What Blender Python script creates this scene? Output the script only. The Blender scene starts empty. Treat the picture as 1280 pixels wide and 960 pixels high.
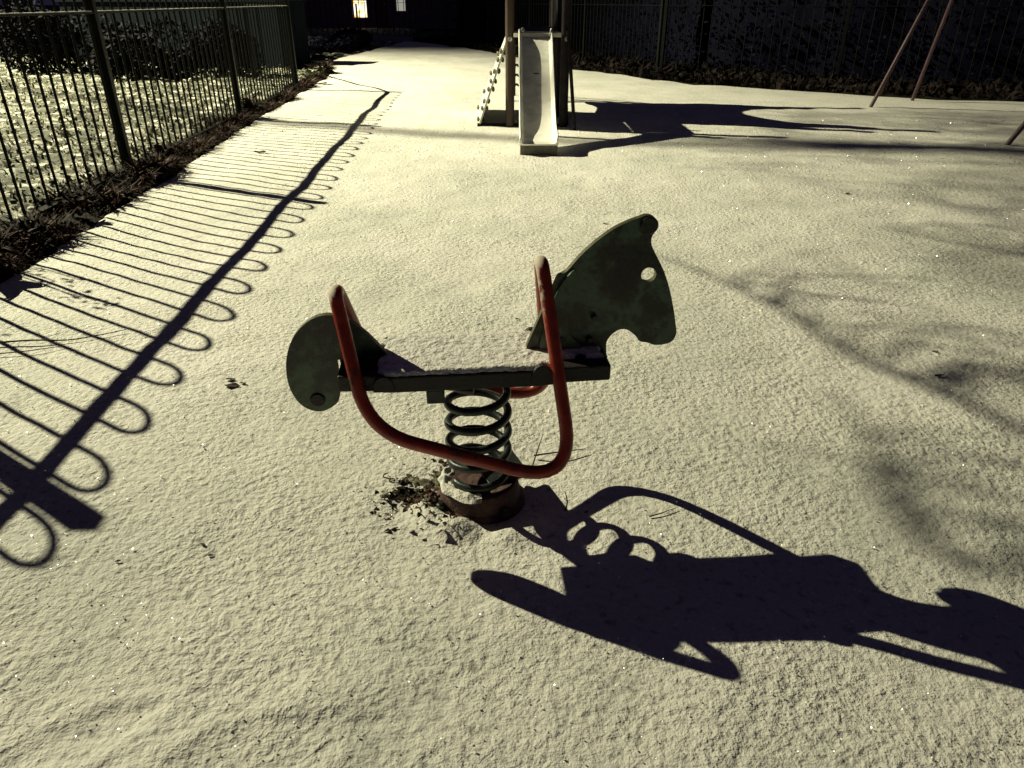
import bpy, bmesh, math, random
import numpy as np
from mathutils import Vector, noise
from mathutils.geometry import tessellate_polygon
random.seed(7)
R = math.radians
scene = bpy.context.scene
col = scene.collection

# ------------------------------------------------------------------ camera, world, light, exposure
cam_d = bpy.data.cameras.new("camera")
cam = bpy.data.objects.new("camera", cam_d)
col.objects.link(cam)
cam.location = (0, 0, 1.1)
cam.rotation_euler = (R(90 - 27.777), 0, 0)
cam_d.sensor_width = 36
cam_d.lens = 910.54 / 1280 * 36
cam_d.clip_start = 0.02
cam_d.clip_end = 500
scene.camera = cam

world = bpy.data.worlds.new("World")
scene.world = world
world.use_nodes = True
bg = world.node_tree.nodes["Background"]
bg.inputs["Color"].default_value = (0.50, 0.42, 1.0, 1)
bg.inputs["Strength"].default_value = 0.021

scene.view_settings.view_transform = 'Standard'
scene.view_settings.look = 'None'
scene.view_settings.exposure = 0
scene.view_settings.gamma = 1

LAMP = Vector((-19.06, 13.84, 13.82))
LAMP_AIM = Vector((-8.6, 10.6, 0))
LAMP_POWER = 78000
LAMP_CONE = 66
LAMP_COLOR = (1.0, 0.935, 0.62)

# ------------------------------------------------------------------ helpers
def lk(o, parent=None):
    col.objects.link(o)
    if parent is not None:
        o.parent = parent
    return o

def mesh_obj(name, verts, faces, mat=None, parent=None, smooth=False):
    me = bpy.data.meshes.new(name)
    me.from_pydata([tuple(v) for v in verts], [], [tuple(f) for f in faces])
    me.update()
    if smooth:
        me.polygons.foreach_set("use_smooth", [True] * len(me.polygons))
    o = bpy.data.objects.new(name, me)
    if mat:
        me.materials.append(mat)
    return lk(o, parent)

def empty(name, loc=(0, 0, 0), rz=0):
    o = bpy.data.objects.new(name, None)
    o.empty_display_size = 0.1
    o.location = loc
    o.rotation_euler = (0, 0, rz)
    return lk(o)

def tag(o, label=None, cat=None, group=None, kind=None):
    if label: o["label"] = label
    if cat: o["category"] = cat
    if group: o["group"] = group
    if kind: o["kind"] = kind
    return o

class MB:
    def __init__(self):
        self.v = []; self.f = []
    def add(self, vs, fs):
        b = len(self.v)
        self.v += [tuple(x) for x in vs]
        self.f += [tuple(i + b for i in f) for f in fs]
    def box(self, c, s, rz=0, rx=0):
        hx, hy, hz = s[0] / 2, s[1] / 2, s[2] / 2
        vs = []
        for z in (-hz, hz):
            for x, y in ((-hx, -hy), (hx, -hy), (hx, hy), (-hx, hy)):
                p = Vector((x, y, z))
                if rx: p.rotate(__import__('mathutils').Euler((rx, 0, 0)))
                if rz: p.rotate(__import__('mathutils').Euler((0, 0, rz)))
                vs.append(p + Vector(c))
        self.add(vs, [(3, 2, 1, 0), (4, 5, 6, 7), (0, 1, 5, 4), (1, 2, 6, 5), (2, 3, 7, 6), (3, 0, 4, 7)])
    def tube(self, pts, rad, n=8, closed=False, cap=True):
        pts = [Vector(p) for p in pts]
        N = len(pts)
        rr = rad if hasattr(rad, '__len__') else [rad] * N
        tang = []
        for i in range(N):
            if closed:
                t = pts[(i + 1) % N] - pts[i - 1]
            else:
                t = pts[min(i + 1, N - 1)] - pts[max(i - 1, 0)]
            tang.append(t.normalized())
        up = Vector((0, 0, 1)) if abs(tang[0].z) < .9 else Vector((1, 0, 0))
        nrm = (up - tang[0] * up.dot(tang[0])).normalized()
        rings = []
        for i in range(N):
            t = tang[i]
            nrm = (nrm - t * nrm.dot(t))
            nrm.normalize()
            b = t.cross(nrm)
            rings.append([pts[i] + (nrm * math.cos(2 * math.pi * k / n) + b * math.sin(2 * math.pi * k / n)) * rr[i] for k in range(n)])
        if closed:
            # align first ring with last by nearest vertex offset
            p0 = rings[0]; last = rings[-1]
            off = min(range(n), key=lambda s: sum((last[k] - p0[(k + s) % n]).length for k in range(n)))
        vs = [v for r in rings for v in r]
        fs = []
        for i in range(N - 1):
            for k in range(n):
                fs.append((i * n + k, i * n + (k + 1) % n, (i + 1) * n + (k + 1) % n, (i + 1) * n + k))
        if closed:
            i = N - 1
            for k in range(n):
                fs.append((i * n + k, i * n + (k + 1) % n, (k + 1 + off) % n, (k + off) % n))
        elif cap:
            fs.append(tuple(reversed(range(n))))
            fs.append(tuple((N - 1) * n + k for k in range(n)))
        self.add(vs, fs)
    def lathe(self, prof, n=32, c=(0, 0, 0)):
        vs = []; fs = []
        for r, z in prof:
            for k in range(n):
                a = 2 * math.pi * k / n
                vs.append((c[0] + r * math.cos(a), c[1] + r * math.sin(a), c[2] + z))
        for i in range(len(prof) - 1):
            for k in range(n):
                fs.append((i * n + k, i * n + (k + 1) % n, (i + 1) * n + (k + 1) % n, (i + 1) * n + k))
        fs.append(tuple(reversed(range(n))))
        fs.append(tuple((len(prof) - 1) * n + k for k in range(n)))
        self.add(vs, fs)
    def build(self, name, mat, parent=None, smooth=True, angle=40, bevel=0):
        o = mesh_obj(name, self.v, self.f, mat, parent)
        if bevel:
            m = o.modifiers.new("bevel", 'BEVEL'); m.width = bevel; m.segments = 2; m.limit_method = 'ANGLE'; m.angle_limit = R(35)
        if smooth:
            o.data.polygons.foreach_set("use_smooth", [True] * len(o.data.polygons))
            o.data.set_sharp_from_angle(angle=R(angle))
        return o

def catmull(pts, per=6, closed=False):
    P = [Vector(p) for p in pts]; N = len(P); out = []
    rng = range(N) if closed else range(N - 1)
    for i in rng:
        if closed:
            p0, p1, p2, p3 = P[i - 1], P[i], P[(i + 1) % N], P[(i + 2) % N]
        else:
            p0, p1, p2, p3 = P[max(i - 1, 0)], P[i], P[i + 1], P[min(i + 2, N - 1)]
        for k in range(per):
            t = k / per
            out.append(0.5 * ((2 * p1) + (p2 - p0) * t + (2 * p0 - 5 * p1 + 4 * p2 - p3) * t * t + (3 * p1 - p0 - 3 * p2 + p3) * t ** 3))
    if not closed: out.append(P[-1])
    return out

def rounded(pts, rads, per=7, closed=True):
    P = [Vector(p) for p in pts]; N = len(P); out = []
    for i in range(N):
        if not closed and i in (0, N - 1):
            out.append(P[i]); continue
        a, b, c = P[i - 1], P[i], P[(i + 1) % N]
        r = rads[i]
        d1 = (a - b); d2 = (c - b)
        l1 = min(r, d1.length * .48); l2 = min(r, d2.length * .48)
        s = b + d1.normalized() * l1; e = b + d2.normalized() * l2
        for k in range(per + 1):
            t = k / per
            out.append(s * (1 - t) ** 2 + b * 2 * t * (1 - t) + e * t * t)
    return out

def plate(name, outline, thick, mat, parent, holes=(), bevel=.0025, cy=0.0, edge=None):
    """flat panel in the u-z plane, outline as (u, z), extruded across w"""
    loops = [[Vector((u, 0, z)) for u, z in outline]] + [[Vector((u, 0, z)) for u, z in h] for h in holes]
    tris = tessellate_polygon(loops)
    flat = [p for l in loops for p in l]
    n = len(flat)
    vs = [(p.x, cy - thick / 2, p.z) for p in flat] + [(p.x, cy + thick / 2, p.z) for p in flat]
    fs = [tuple(t) for t in tris] + [tuple(i + n for i in reversed(t)) for t in tris]
    b = 0
    for l in loops:
        m = len(l)
        for k in range(m):
            i, j = b + k, b + (k + 1) % m
            fs.append((i, j, j + n, i + n))
        b += m
    me = bpy.data.meshes.new(name)
    bm = bmesh.new()
    bv = [bm.verts.new(v) for v in vs]
    for f in fs:
        try: bm.faces.new([bv[i] for i in f])
        except ValueError: pass
    bmesh.ops.recalc_face_normals(bm, faces=bm.faces)
    bm.to_mesh(me); bm.free()
    me.materials.append(mat)
    if edge:
        me.materials.append(edge)
        for f_ in me.polygons:
            if abs(f_.normal.y) < .5: f_.material_index = 1
    o = lk(bpy.data.objects.new(name, me), parent)
    if bevel:
        m_ = o.modifiers.new("bevel", 'BEVEL'); m_.width = bevel; m_.segments = 2; m_.limit_method = 'ANGLE'; m_.angle_limit = R(50)
    return o

# ------------------------------------------------------------------ materials
def new_mat(name):
    m = bpy.data.materials.new(name); m.use_nodes = True
    nt = m.node_tree
    return m, nt, nt.nodes["Principled BSDF"]

def ND(nt, typ, **kw):
    n = nt.nodes.new(typ)
    for k, v in kw.items():
        if k.startswith('i_'): n.inputs[k[2:].replace('_', ' ')].default_value = v
        else: setattr(n, k, v)
    return n

def ramp(nt, src, stops):
    r = nt.nodes.new("ShaderNodeValToRGB")
    cr = r.color_ramp
    while len(cr.elements) < len(stops): cr.elements.new(.5)
    for e, (p, c) in zip(cr.elements, stops):
        e.position = p
        e.color = (*c, 1) if hasattr(c, '__len__') else (c, c, c, 1)
    nt.links.new(src, r.inputs[0])
    return r

def mat_noise(name, stops, scale=8, rough=.6, metal=0, bump=.2, bscale=60, detail=6, spec=.5, dist=.01, coat=0):
    m, nt, b = new_mat(name)
    tc = ND(nt, "ShaderNodeTexCoord")
    n1 = ND(nt, "ShaderNodeTexNoise", i_Scale=scale, i_Detail=detail, i_Roughness=.65)
    nt.links.new(tc.outputs["Object"], n1.inputs["Vector"])
    r = ramp(nt, n1.outputs["Fac"], stops)
    nt.links.new(r.outputs[0], b.inputs["Base Color"])
    b.inputs["Roughness"].default_value = rough
    b.inputs["Metallic"].default_value = metal
    b.inputs["Specular IOR Level"].default_value = spec
    if bump:
        n2 = ND(nt, "ShaderNodeTexNoise", i_Scale=bscale, i_Detail=4)
        nt.links.new(tc.outputs["Object"], n2.inputs["Vector"])
        bp = ND(nt, "ShaderNodeBump", i_Strength=bump, i_Distance=dist)
        nt.links.new(n2.outputs["Fac"], bp.inputs["Height"])
        nt.links.new(bp.outputs[0], b.inputs["Normal"])
    return m

def snow_material():
    m, nt, b = new_mat("snow")
    tc = ND(nt, "ShaderNodeTexCoord")
    big = ND(nt, "ShaderNodeTexNoise", i_Scale=1.1, i_Detail=4, i_Roughness=.6)
    mid = ND(nt, "ShaderNodeTexNoise", i_Scale=47, i_Detail=3, i_Roughness=.6)
    fin = ND(nt, "ShaderNodeTexNoise", i_Scale=85, i_Detail=4, i_Roughness=.6)
    for n in (big, mid, fin): nt.links.new(tc.outputs["Object"], n.inputs["Vector"])
    c = ramp(nt, big.outputs["Fac"], [(.32, (.62, .63, .58)), (.46, (.72, .72, .66)), (.58, (.78, .77, .72)), (.7, (.84, .82, .79))])
    g = ramp(nt, mid.outputs["Fac"], [(.32, .45), (.43, .93), (.7, 1.0)])
    mx = ND(nt, "ShaderNodeMix", data_type='RGBA', blend_type='MULTIPLY'); mx.inputs[0].default_value = .75
    nt.links.new(c.outputs[0], mx.inputs[6]); nt.links.new(g.outputs[0], mx.inputs[7])
    nt.links.new(mx.outputs[2], b.inputs["Base Color"])
    ad = ND(nt, "ShaderNodeMath", operation='MULTIPLY_ADD'); ad.inputs[1].default_value = .30
    nt.links.new(fin.outputs["Fac"], ad.inputs[0]); nt.links.new(mid.outputs["Fac"], ad.inputs[2])
    pat = ND(nt, "ShaderNodeTexNoise", i_Scale=2.6, i_Detail=3, i_Roughness=.6); nt.links.new(tc.outputs["Object"], pat.inputs["Vector"])
    pm = ND(nt, "ShaderNodeMapRange"); pm.inputs[1].default_value = .36; pm.inputs[2].default_value = .64; pm.inputs[3].default_value = .62; pm.inputs[4].default_value = 1.2
    nt.links.new(pat.outputs["Fac"], pm.inputs[0])
    gr = ND(nt, "ShaderNodeMath", operation='MULTIPLY'); nt.links.new(ad.outputs[0], gr.inputs[0]); nt.links.new(pm.outputs[0], gr.inputs[1])
    b1 = ND(nt, "ShaderNodeBump", i_Strength=1.0, i_Distance=.0112)
    nt.links.new(gr.outputs[0], b1.inputs["Height"])
    nt.links.new(b1.outputs[0], b.inputs["Normal"])
    b.inputs["Roughness"].default_value = .75
    b.inputs["Specular IOR Level"].default_value = .25
    return m

def rough_grass_material():
    m, nt, b = new_mat("frosted_rough_grass")
    tc = ND(nt, "ShaderNodeTexCoord")
    n1 = ND(nt, "ShaderNodeTexNoise", i_Scale=7, i_Detail=6, i_Roughness=.7)
    n2 = ND(nt, "ShaderNodeTexNoise", i_Scale=2.2, i_Detail=2)
    vo = ND(nt, "ShaderNodeTexVoronoi", i_Scale=9)
    for n in (n1, n2, vo): nt.links.new(tc.outputs["Object"], n.inputs["Vector"])
    r = ramp(nt, n1.outputs["Fac"], [(.41, (.025, .025, .016)), (.50, (.10, .11, .06)), (.56, (.42, .40, .33)), (.63, (.86, .85, .8))])
    r2 = ramp(nt, n2.outputs["Fac"], [(.35, (.5, .55, .5)), (.6, (1, 1, 1))])
    mx = ND(nt, "ShaderNodeMix", data_type='RGBA', blend_type='MULTIPLY'); mx.inputs[0].default_value = 1
    nt.links.new(r.outputs[0], mx.inputs[6]); nt.links.new(r2.outputs[0], mx.inputs[7])
    nt.links.new(mx.outputs[2], b.inputs["Base Color"])
    bp = ND(nt, "ShaderNodeBump", i_Strength=1, i_Distance=.06)
    nt.links.new(n1.outputs["Fac"], bp.inputs["Height"]); nt.links.new(bp.outputs[0], b.inputs["Normal"])
    b.inputs["Roughness"].default_value = .8
    return m

def red_paint_material():
    m, nt, b = new_mat("red_tube_paint")
    tc = ND(nt, "ShaderNodeTexCoord"); ge = ND(nt, "ShaderNodeNewGeometry")
    n1 = ND(nt, "ShaderNodeTexNoise", i_Scale=30, i_Detail=5)
    n2 = ND(nt, "ShaderNodeTexNoise", i_Scale=70, i_Detail=5)
    for n in (n1, n2): nt.links.new(tc.outputs["Object"], n.inputs["Vector"])
    c = ramp(nt, n1.outputs["Fac"], [(.3, (.20, .020, .014)), (.6, (.34, .040, .022)), (.8, (.30, .075, .045))])
    # frost near the tops, with lamplight painted in as paler lamp-facing sides
    dp = ND(nt, "ShaderNodeVectorMath", operation='DOT_PRODUCT'); dp.inputs[1].default_value = (-.62, .12, .68)
    nt.links.new(ge.outputs["Normal"], dp.inputs[0])
    sx = ND(nt, "ShaderNodeSeparateXYZ"); nt.links.new(tc.outputs["Object"], sx.inputs[0])
    hi = ND(nt, "ShaderNodeMapRange"); hi.inputs[1].default_value = .40; hi.inputs[2].default_value = .56
    nt.links.new(sx.outputs[2], hi.inputs[0])
    a1 = ND(nt, "ShaderNodeMath", operation='MULTIPLY'); nt.links.new(dp.outputs["Value"], a1.inputs[0]); nt.links.new(hi.outputs[0], a1.inputs[1])
    a2 = ND(nt, "ShaderNodeMath", operation='MULTIPLY_ADD'); nt.links.new(n2.outputs["Fac"], a2.inputs[0]); a2.inputs[1].default_value = .9
    nt.links.new(a1.outputs[0], a2.inputs[2])
    ms = ramp(nt, a2.outputs[0], [(.82, 0.0), (.98, .85)])
    mx = ND(nt, "ShaderNodeMix", data_type='RGBA'); nt.links.new(ms.outputs[0], mx.inputs[0])
    n3 = ND(nt, "ShaderNodeTexNoise", i_Scale=16, i_Detail=6, i_Roughness=.7); nt.links.new(tc.outputs["Object"], n3.inputs["Vector"])
    wr = ramp(nt, n3.outputs["Fac"], [(.60, 0.0), (.63, 1.0)])
    m0 = ND(nt, "ShaderNodeMix", data_type='RGBA'); nt.links.new(wr.outputs[0], m0.inputs[0]); nt.links.new(c.outputs[0], m0.inputs[6]); m0.inputs[7].default_value = (.07, .04, .03, 1)
    nt.links.new(m0.outputs[2], mx.inputs[6]); mx.inputs[7].default_value = (.72, .66, .55, 1)
    nt.links.new(mx.outputs[2], b.inputs["Base Color"])
    rr = ND(nt, "ShaderNodeMix"); rr.inputs[2].default_value = .33; rr.inputs[3].default_value = .8
    nt.links.new(ms.outputs[0], rr.inputs[0]); nt.links.new(rr.outputs[0], b.inputs["Roughness"])
    bp = ND(nt, "ShaderNodeBump", i_Strength=.25, i_Distance=.004); nt.links.new(n2.outputs["Fac"], bp.inputs["Height"])
    nt.links.new(bp.outputs[0], b.inputs["Normal"])
    return m

SNOW = snow_material()
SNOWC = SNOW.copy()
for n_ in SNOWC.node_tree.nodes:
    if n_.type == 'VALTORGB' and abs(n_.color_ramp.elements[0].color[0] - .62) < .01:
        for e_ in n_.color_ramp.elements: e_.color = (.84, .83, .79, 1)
ROUGH = rough_grass_material()
RED = red_paint_material()
GREENB = mat_noise("dark_green_board", [(.36, (.006, .008, .010)), (.46, (.020, .026, .017)), (.54, (.075, .14, .09)), (.60, (.022, .036, .024)), (.68, (.010, .010, .014))], scale=5.5, rough=.36, bump=.25, bscale=90, dist=.003)
TAILB = mat_noise("tail_board_paint", [(.34, (.009, .010, .013)), (.48, (.026, .030, .026)), (.57, (.06, .12, .07)), (.68, (.045, .022, .034))], scale=9, rough=.4, bump=.25, bscale=90, dist=.003)
EDGEB = mat_noise("olive_board_edge", [(.3, (.05, .055, .022)), (.7, (.13, .13, .055))], scale=30, rough=.5, bump=.3)
DIRT = mat_noise("olive_bare_soil", [(.35, (.02, .018, .012)), (.5, (.10, .10, .06)), (.62, (.30, .29, .21))], scale=60, rough=.95, bump=.8, bscale=150, dist=.004)
SEATB = mat_noise("seat_board_black", [(.3, (.007, .006, .008)), (.7, (.018, .012, .012))], scale=20, rough=.6, bump=.4, bscale=120, dist=.004)
STEELD = mat_noise("dark_spring_steel", [(.3, (.015, .022, .022)), (.6, (.04, .052, .05)), (.75, (.07, .05, .035))], scale=35, rough=.38, metal=.4, bump=.3, bscale=150, dist=.002)
GALV = mat_noise("galvanised_bolt", [(.3, (.45, .46, .46)), (.7, (.65, .66, .66))], scale=60, rough=.35, metal=.8, bump=.1)
BASEM = mat_noise("weathered_red_base", [(.3, (.04, .018, .018)), (.5, (.09, .045, .04)), (.7, (.16, .11, .09))], scale=18, rough=.85, bump=.6, bscale=70)
FENCEM = mat_noise("dark_green_rail_paint", [(.3, (.0025, .0035, .0035)), (.7, (.006, .008, .006))], scale=30, rough=.5, bump=.2, spec=.12)
FROSTR = mat_noise("frosted_rail_top", [(.3, (.3, .3, .3)), (.6, (.75, .75, .72))], scale=25, rough=.8, bump=.4)
VERGE = mat_noise("verge_soil", [(.3, (.006, .005, .004)), (.6, (.018, .014, .010)), (.75, (.05, .042, .03))], scale=6, rough=.95, bump=.8, bscale=25, dist=.03, spec=.12)
DARKG = mat_noise("dark_field_grass", [(.3, (.03, .03, .04)), (.7, (.07, .07, .08))], scale=1.5, rough=.95, bump=.7, bscale=5, dist=.1, spec=.12)
def leaf_mat(name, stops, scale):
    m = mat_noise(name, stops, scale=scale, rough=.8, bump=0, spec=.1)
    return m
WEED = leaf_mat("dead_weed_leaves", [(.32, (.006, .006, .004)), (.46, (.018, .014, .008)), (.55, (.055, .028, .024)), (.64, (.11, .07, .05)), (.72, (.32, .29, .23))], 7)
WEEDF = leaf_mat("far_dead_weed_leaves", [(.32, (.004, .004, .004)), (.5, (.012, .009, .008)), (.62, (.03, .02, .018)), (.75, (.06, .05, .04))], 4)
FROSTG = leaf_mat("frosted_grass_blades", [(.36, (.03, .035, .018)), (.49, (.08, .09, .05)), (.57, (.38, .36, .30)), (.65, (.85, .84, .8))], 8)
HEDGE = leaf_mat("hedge_leaves", [(.35, (.004, .005, .015)), (.6, (.007, .0075, .022)), (.75, (.009, .009, .026))], 3)
TWIG = mat_noise("dark_twig_bark", [(.3, (.018, .014, .010)), (.7, (.05, .04, .028))], scale=20, rough=.9, bump=.3)
DEADLEAF = mat_noise("dead_leaf", [(.3, (.02, .013, .008)), (.7, (.06, .04, .02))], scale=40, rough=.8, bump=.2)
BARK = mat_noise("tree_bark", [(.3, (.05, .04, .03)), (.7, (.12, .10, .08))], scale=6, rough=.9, bump=.8, bscale=20, dist=.02)
BRICK = mat_noise("dark_house_brick", [(.3, (.12, .09, .12)), (.7, (.22, .16, .20))], scale=3, rough=.9, bump=.3, spec=.12)
ROOFM = mat_noise("house_roof_slate", [(.3, (.02, .02, .025)), (.7, (.05, .05, .055))], scale=3, rough=.8, bump=.3)
DOORM = mat_noise("dull_red_door", [(.3, (.10, .03, .03)), (.7, (.16, .05, .045))], scale=5, rough=.6, bump=0)
WHITEP = mat_noise("white_frame_paint", [(.3, (.6, .6, .58)), (.7, (.75, .74, .72))], scale=5, rough=.5, bump=0)
CHUTE = mat_noise("frosted_steel_chute", [(.33, (.42, .44, .42)), (.44, (.62, .63, .58)), (.52, (.82, .81, .76)), (.7, (.88, .87, .83))], scale=2.2, rough=.5, metal=0.0, bump=.2, bscale=80, dist=.003)
TOWERP = mat_noise("dark_tower_post_paint", [(.3, (.010, .008, .012)), (.7, (.026, .020, .022))], scale=8, rough=.5, bump=.15, spec=.12)
TOWERB = mat_noise("navy_tower_panel", [(.3, (.006, .006, .012)), (.7, (.012, .012, .022))], scale=6, rough=.5, bump=.15, spec=.12)
POSTBR = mat_noise("brown_tower_post", [(.3, (.035, .02, .014)), (.7, (.07, .042, .026))], scale=8, rough=.6, bump=.2)
HOLDM = mat_noise("grey_climbing_hold", [(.3, (.08, .075, .055)), (.7, (.16, .15, .11))], scale=20, rough=.6, bump=.3)
PALEB = mat_noise("pale_worn_board_edge", [(.3, (.5, .5, .42)), (.7, (.7, .7, .6))], scale=12, rough=.7, bump=.2)
SWINGM = mat_noise("worn_purple_red_steel", [(.3, (.045, .018, .035)), (.7, (.10, .05, .058))], scale=10, rough=.5, bump=.2)
TEAL = mat_noise("dark_teal_panel", [(.3, (.0025, .004, .008)), (.5, (.003, .007, .011)), (.7, (.004, .011, .014))], scale=1.2, rough=.95, bump=.15, spec=.12)
PAVE = mat_noise("pale_pavement", [(.3, (.16, .15, .16)), (.7, (.26, .25, .25))], scale=2, rough=.9, bump=.3)
CONC = mat_noise("lamp_column_steel", [(.3, (.25, .26, .26)), (.7, (.35, .36, .36))], scale=5, rough=.5, metal=.3, bump=.1)
ICE, _nt, _b = new_mat("ice_crystal")
_b.inputs["Base Color"].default_value = (.98, .98, 1, 1); _b.inputs["Roughness"].default_value = .34; _b.inputs["Metallic"].default_value = .9

def emission(name, color, strength, pattern=None):
    m, nt, b = new_mat(name)
    b.inputs["Base Color"].default_value = (*color, 1)
    b.inputs["Emission Color"].default_value = (*color, 1)
    b.inputs["Emission Strength"].default_value = strength
    if pattern:
        tc = ND(nt, "ShaderNodeTexCoord")
        n1 = ND(nt, "ShaderNodeTexNoise", i_Scale=pattern, i_Detail=2); nt.links.new(tc.outputs["Object"], n1.inputs[0])
        r = ramp(nt, n1.outputs["Fac"], [(.38, (.75, .40, .10)), (.5, (1, .80, .42)), (.62, (1, .95, .8))])
        nt.links.new(r.outputs[0], b.inputs["Emission Color"])
    return m
WARMGLASS = emission("warm_lit_window", (1, .8, .45), 1.7, 3.0)
PALEGLASS = emission("dim_curtained_window", (.75, .72, .6), .42)
LAMPGLASS = emission("lamp_lens", (1, .86, .55), 30)

# ------------------------------------------------------------------ terrain numbers
FU = Vector((math.sin(R(-2.919)), math.cos(R(-2.919)), 0))    # direction of the left fence
FN = Vector((FU.y, -FU.x, 0))                                  # towards the playground
F0 = Vector((-2.565, 2.450, 0))
SP = 2.8176
XL = [(-8, -1.95), (0, -2.16), (3.13, -2.31), (4.0, -2.36), (4.59, -2.41), (5.53, -2.49), (7.54, -2.68), (9.29, -2.78), (11.5, -2.95), (13.39, -3.12), (14.0, -3.35), (14.5, -3.75), (17, -3.75), (19, -3.6), (22, -3.4), (24.5, -3.3)]
XR = [(-8, 16), (5, 14), (8.3, 10), (9.52, 6.28), (9.68, 5.51), (10.68, 3.99), (11.53, 2.83), (12.66, 2.08), (13.7, 1.55), (14.36, .97), (18.9, -.34), (21.25, -1.34), (23.29, -2.32), (24.5, -2.9)]
def interp(tab, y):
    ys = [a for a, b in tab]; xs = [b for a, b in tab]
    return float(np.interp(y, ys, xs))
def xl(y): return interp(XL, y) + .05 * noise.noise(Vector((0, y * 2.3, 0))) + .02 * noise.noise(Vector((3, y * 11, 0)))
def xr(y): return interp(XR, y) + .12 * noise.noise(Vector((7, y * 3.1, 0)))

A = Vector((-.0803, 1.4856, 0))      # axis of the spring rider
_r = random.Random(5)
DENTS = [(-.63, .87, .016, -.009), (-.52, .92, .012, -.006), (-.35, .83, .016, -.007), (-.245, .83, .018, -.008), (-.28, .90, .07, .007), (-.19, .915, .05, .006), (-.36, .90, .05, .006), (-.75, .9, .05, .005)]
for _k in range(70):
    _y = .55 + 2.6 * _r.random() ** 1.3; _x = _r.uniform(-.75, .75) * (_y + .3)
    DENTS.append((_x, _y, _r.uniform(.006, .014), -_r.uniform(.002, .006)))
def snow_h(x, y):
    d = .015 * noise.noise(Vector((x * 1.5, y * 1.5, 0))) + .0045 * noise.noise(Vector((x * 7, y * 7, 5)))
    r = math.hypot(x - A.x, y - A.y)
    if r < .5:
        d += -.012 * math.exp(-(r / .16) ** 2)
        # trodden lumps on the near side of the base
        for (px, py, s, h) in ((-.190, 1.395, .036, .030), (-.120, 1.360, .040, .030), (-.155, 1.355, .03, .012), (-.20, 1.47, .022, .022), (-.225, 1.43, .028, .02), (-.01, 1.33, .045, .018), (.06, 1.36, .04, .014)):
            q = ((x - px) ** 2 + (y - py) ** 2) / (s * s)
            if q < 6: d += h * math.exp(-q)
    # old part-filled footprints close to the camera
    for (px, py, ang, L, W_) in ((-.42, .78, .25, .17, .075), (-.74, .80, .5, .15, .06)):
        dx, dy = x - px, y - py
        if abs(dx) < .35 and abs(dy) < .35:
            u = (dx * math.cos(ang) + dy * math.sin(ang)) / L; w = (-dx * math.sin(ang) + dy * math.cos(ang)) / W_
            q = math.sqrt(u * u + w * w)
            d += .0045 * math.exp(-((q - 1.0) / .22) ** 2) - .0035 * math.exp(-(q / .7) ** 2) + .002 * noise.noise(Vector((x * 25, y * 25, 2))) * math.exp(-q)
    # small dents, crumbs and a raised trodden patch near the camera
    for (px, py, s, h) in DENTS:
        q = ((x - px) ** 2 + (y - py) ** 2 * 1.8) / (s * s)
        if q < 7: d += h * math.exp(-q)
    return d

# ---- the snow sheet
ys = []
y = -2.0
while y < 24.4:
    ys.append(y)
    y += .10 if y < .35 else (.010 + .0062 * max(0, y - .8) ** 1.15)
ys.append(24.4)
def cols(a, b):
    """x positions: fine within 2.2 m of the camera line, coarser outside"""
    key = [-40, -8, -3, -1.8, 1.8, 3, 6, 40]
    dens = [3, 5, 30, 62, 62, 30, 12, 4]
    xs = np.linspace(a, b, 4000); d = np.interp(xs, key, dens)
    cum = np.concatenate([[0], np.cumsum((d[1:] + d[:-1]) / 2)]); cum /= cum[-1]
    return np.interp(np.linspace(0, 1, NC), cum, xs)
NC = 430
V = []; F = []
for j, yy in enumerate(ys):
    a, b = xl(yy), xr(yy)
    xs = cols(a, b)
    for i, xx in enumerate(xs):
        h = snow_h(xx, yy)
        e = min(xx - a, b - xx)
        if e < .05: h -= .07 * (1 - e / .05)
        if j == len(ys) - 1: h -= .08
        V.append((xx, yy, h))
for j in range(len(ys) - 1):
    for i in range(NC - 1):
        k = j * NC + i
        F.append((k, k + 1, k + NC + 1, k + NC))
o = mesh_obj("playground_snow", V, F, SNOW, smooth=True)
tag(o, kind="structure")

# ---- ground under and around
def sheet(name, x0, x1, y0, y1, n, m, hf, mat):
    V = []; F = []
    for j in range(m + 1):
        for i in range(n + 1):
            x = x0 + (x1 - x0) * i / n; y = y0 + (y1 - y0) * j / m
            V.append((x, y, hf(x, y)))
    for j in range(m):
        for i in range(n):
            k = j * (n + 1) + i
            F.append((k, k + 1, k + n + 2, k + n + 1))
    o = mesh_obj(name, V, F, mat, smooth=True)
    tag(o, kind="structure")
    return o
sheet("ground", -150, 150, -60, 240, 60, 60, lambda x, y: -.16, DARKG)
def rough_h(x, y):
    return -.05 + .045 * noise.noise(Vector((x * 4.5, y * 4.5, 1))) + .04 * noise.noise(Vector((x * 1.4, y * 1.4, 9))) + .02 * noise.noise(Vector((x * 13, y * 13, 1)))
V = []; F = []
nx, ny = 190, 330
for j in range(ny + 1):
    yy = -2 + 52 * (j / ny) ** 1.35
    b = F0.x + FU.x * (yy - F0.y) + .02
    for i in range(nx + 1):
        t = (i / nx) ** 1.6
        xx = b - (16 + max(0, yy - 8) * 1.1) * t
        h = rough_h(xx, yy)
        if i == 0 or i == nx: h -= .12
        V.append((xx, yy, h))
for j in range(ny):
    for i in range(nx):
        k = j * (nx + 1) + i
        F.append((k + 1, k, k + nx + 1, k + nx + 2))
tag(mesh_obj("rough_grass_bank", V, F, ROUGH, smooth=True), kind="structure")
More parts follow.
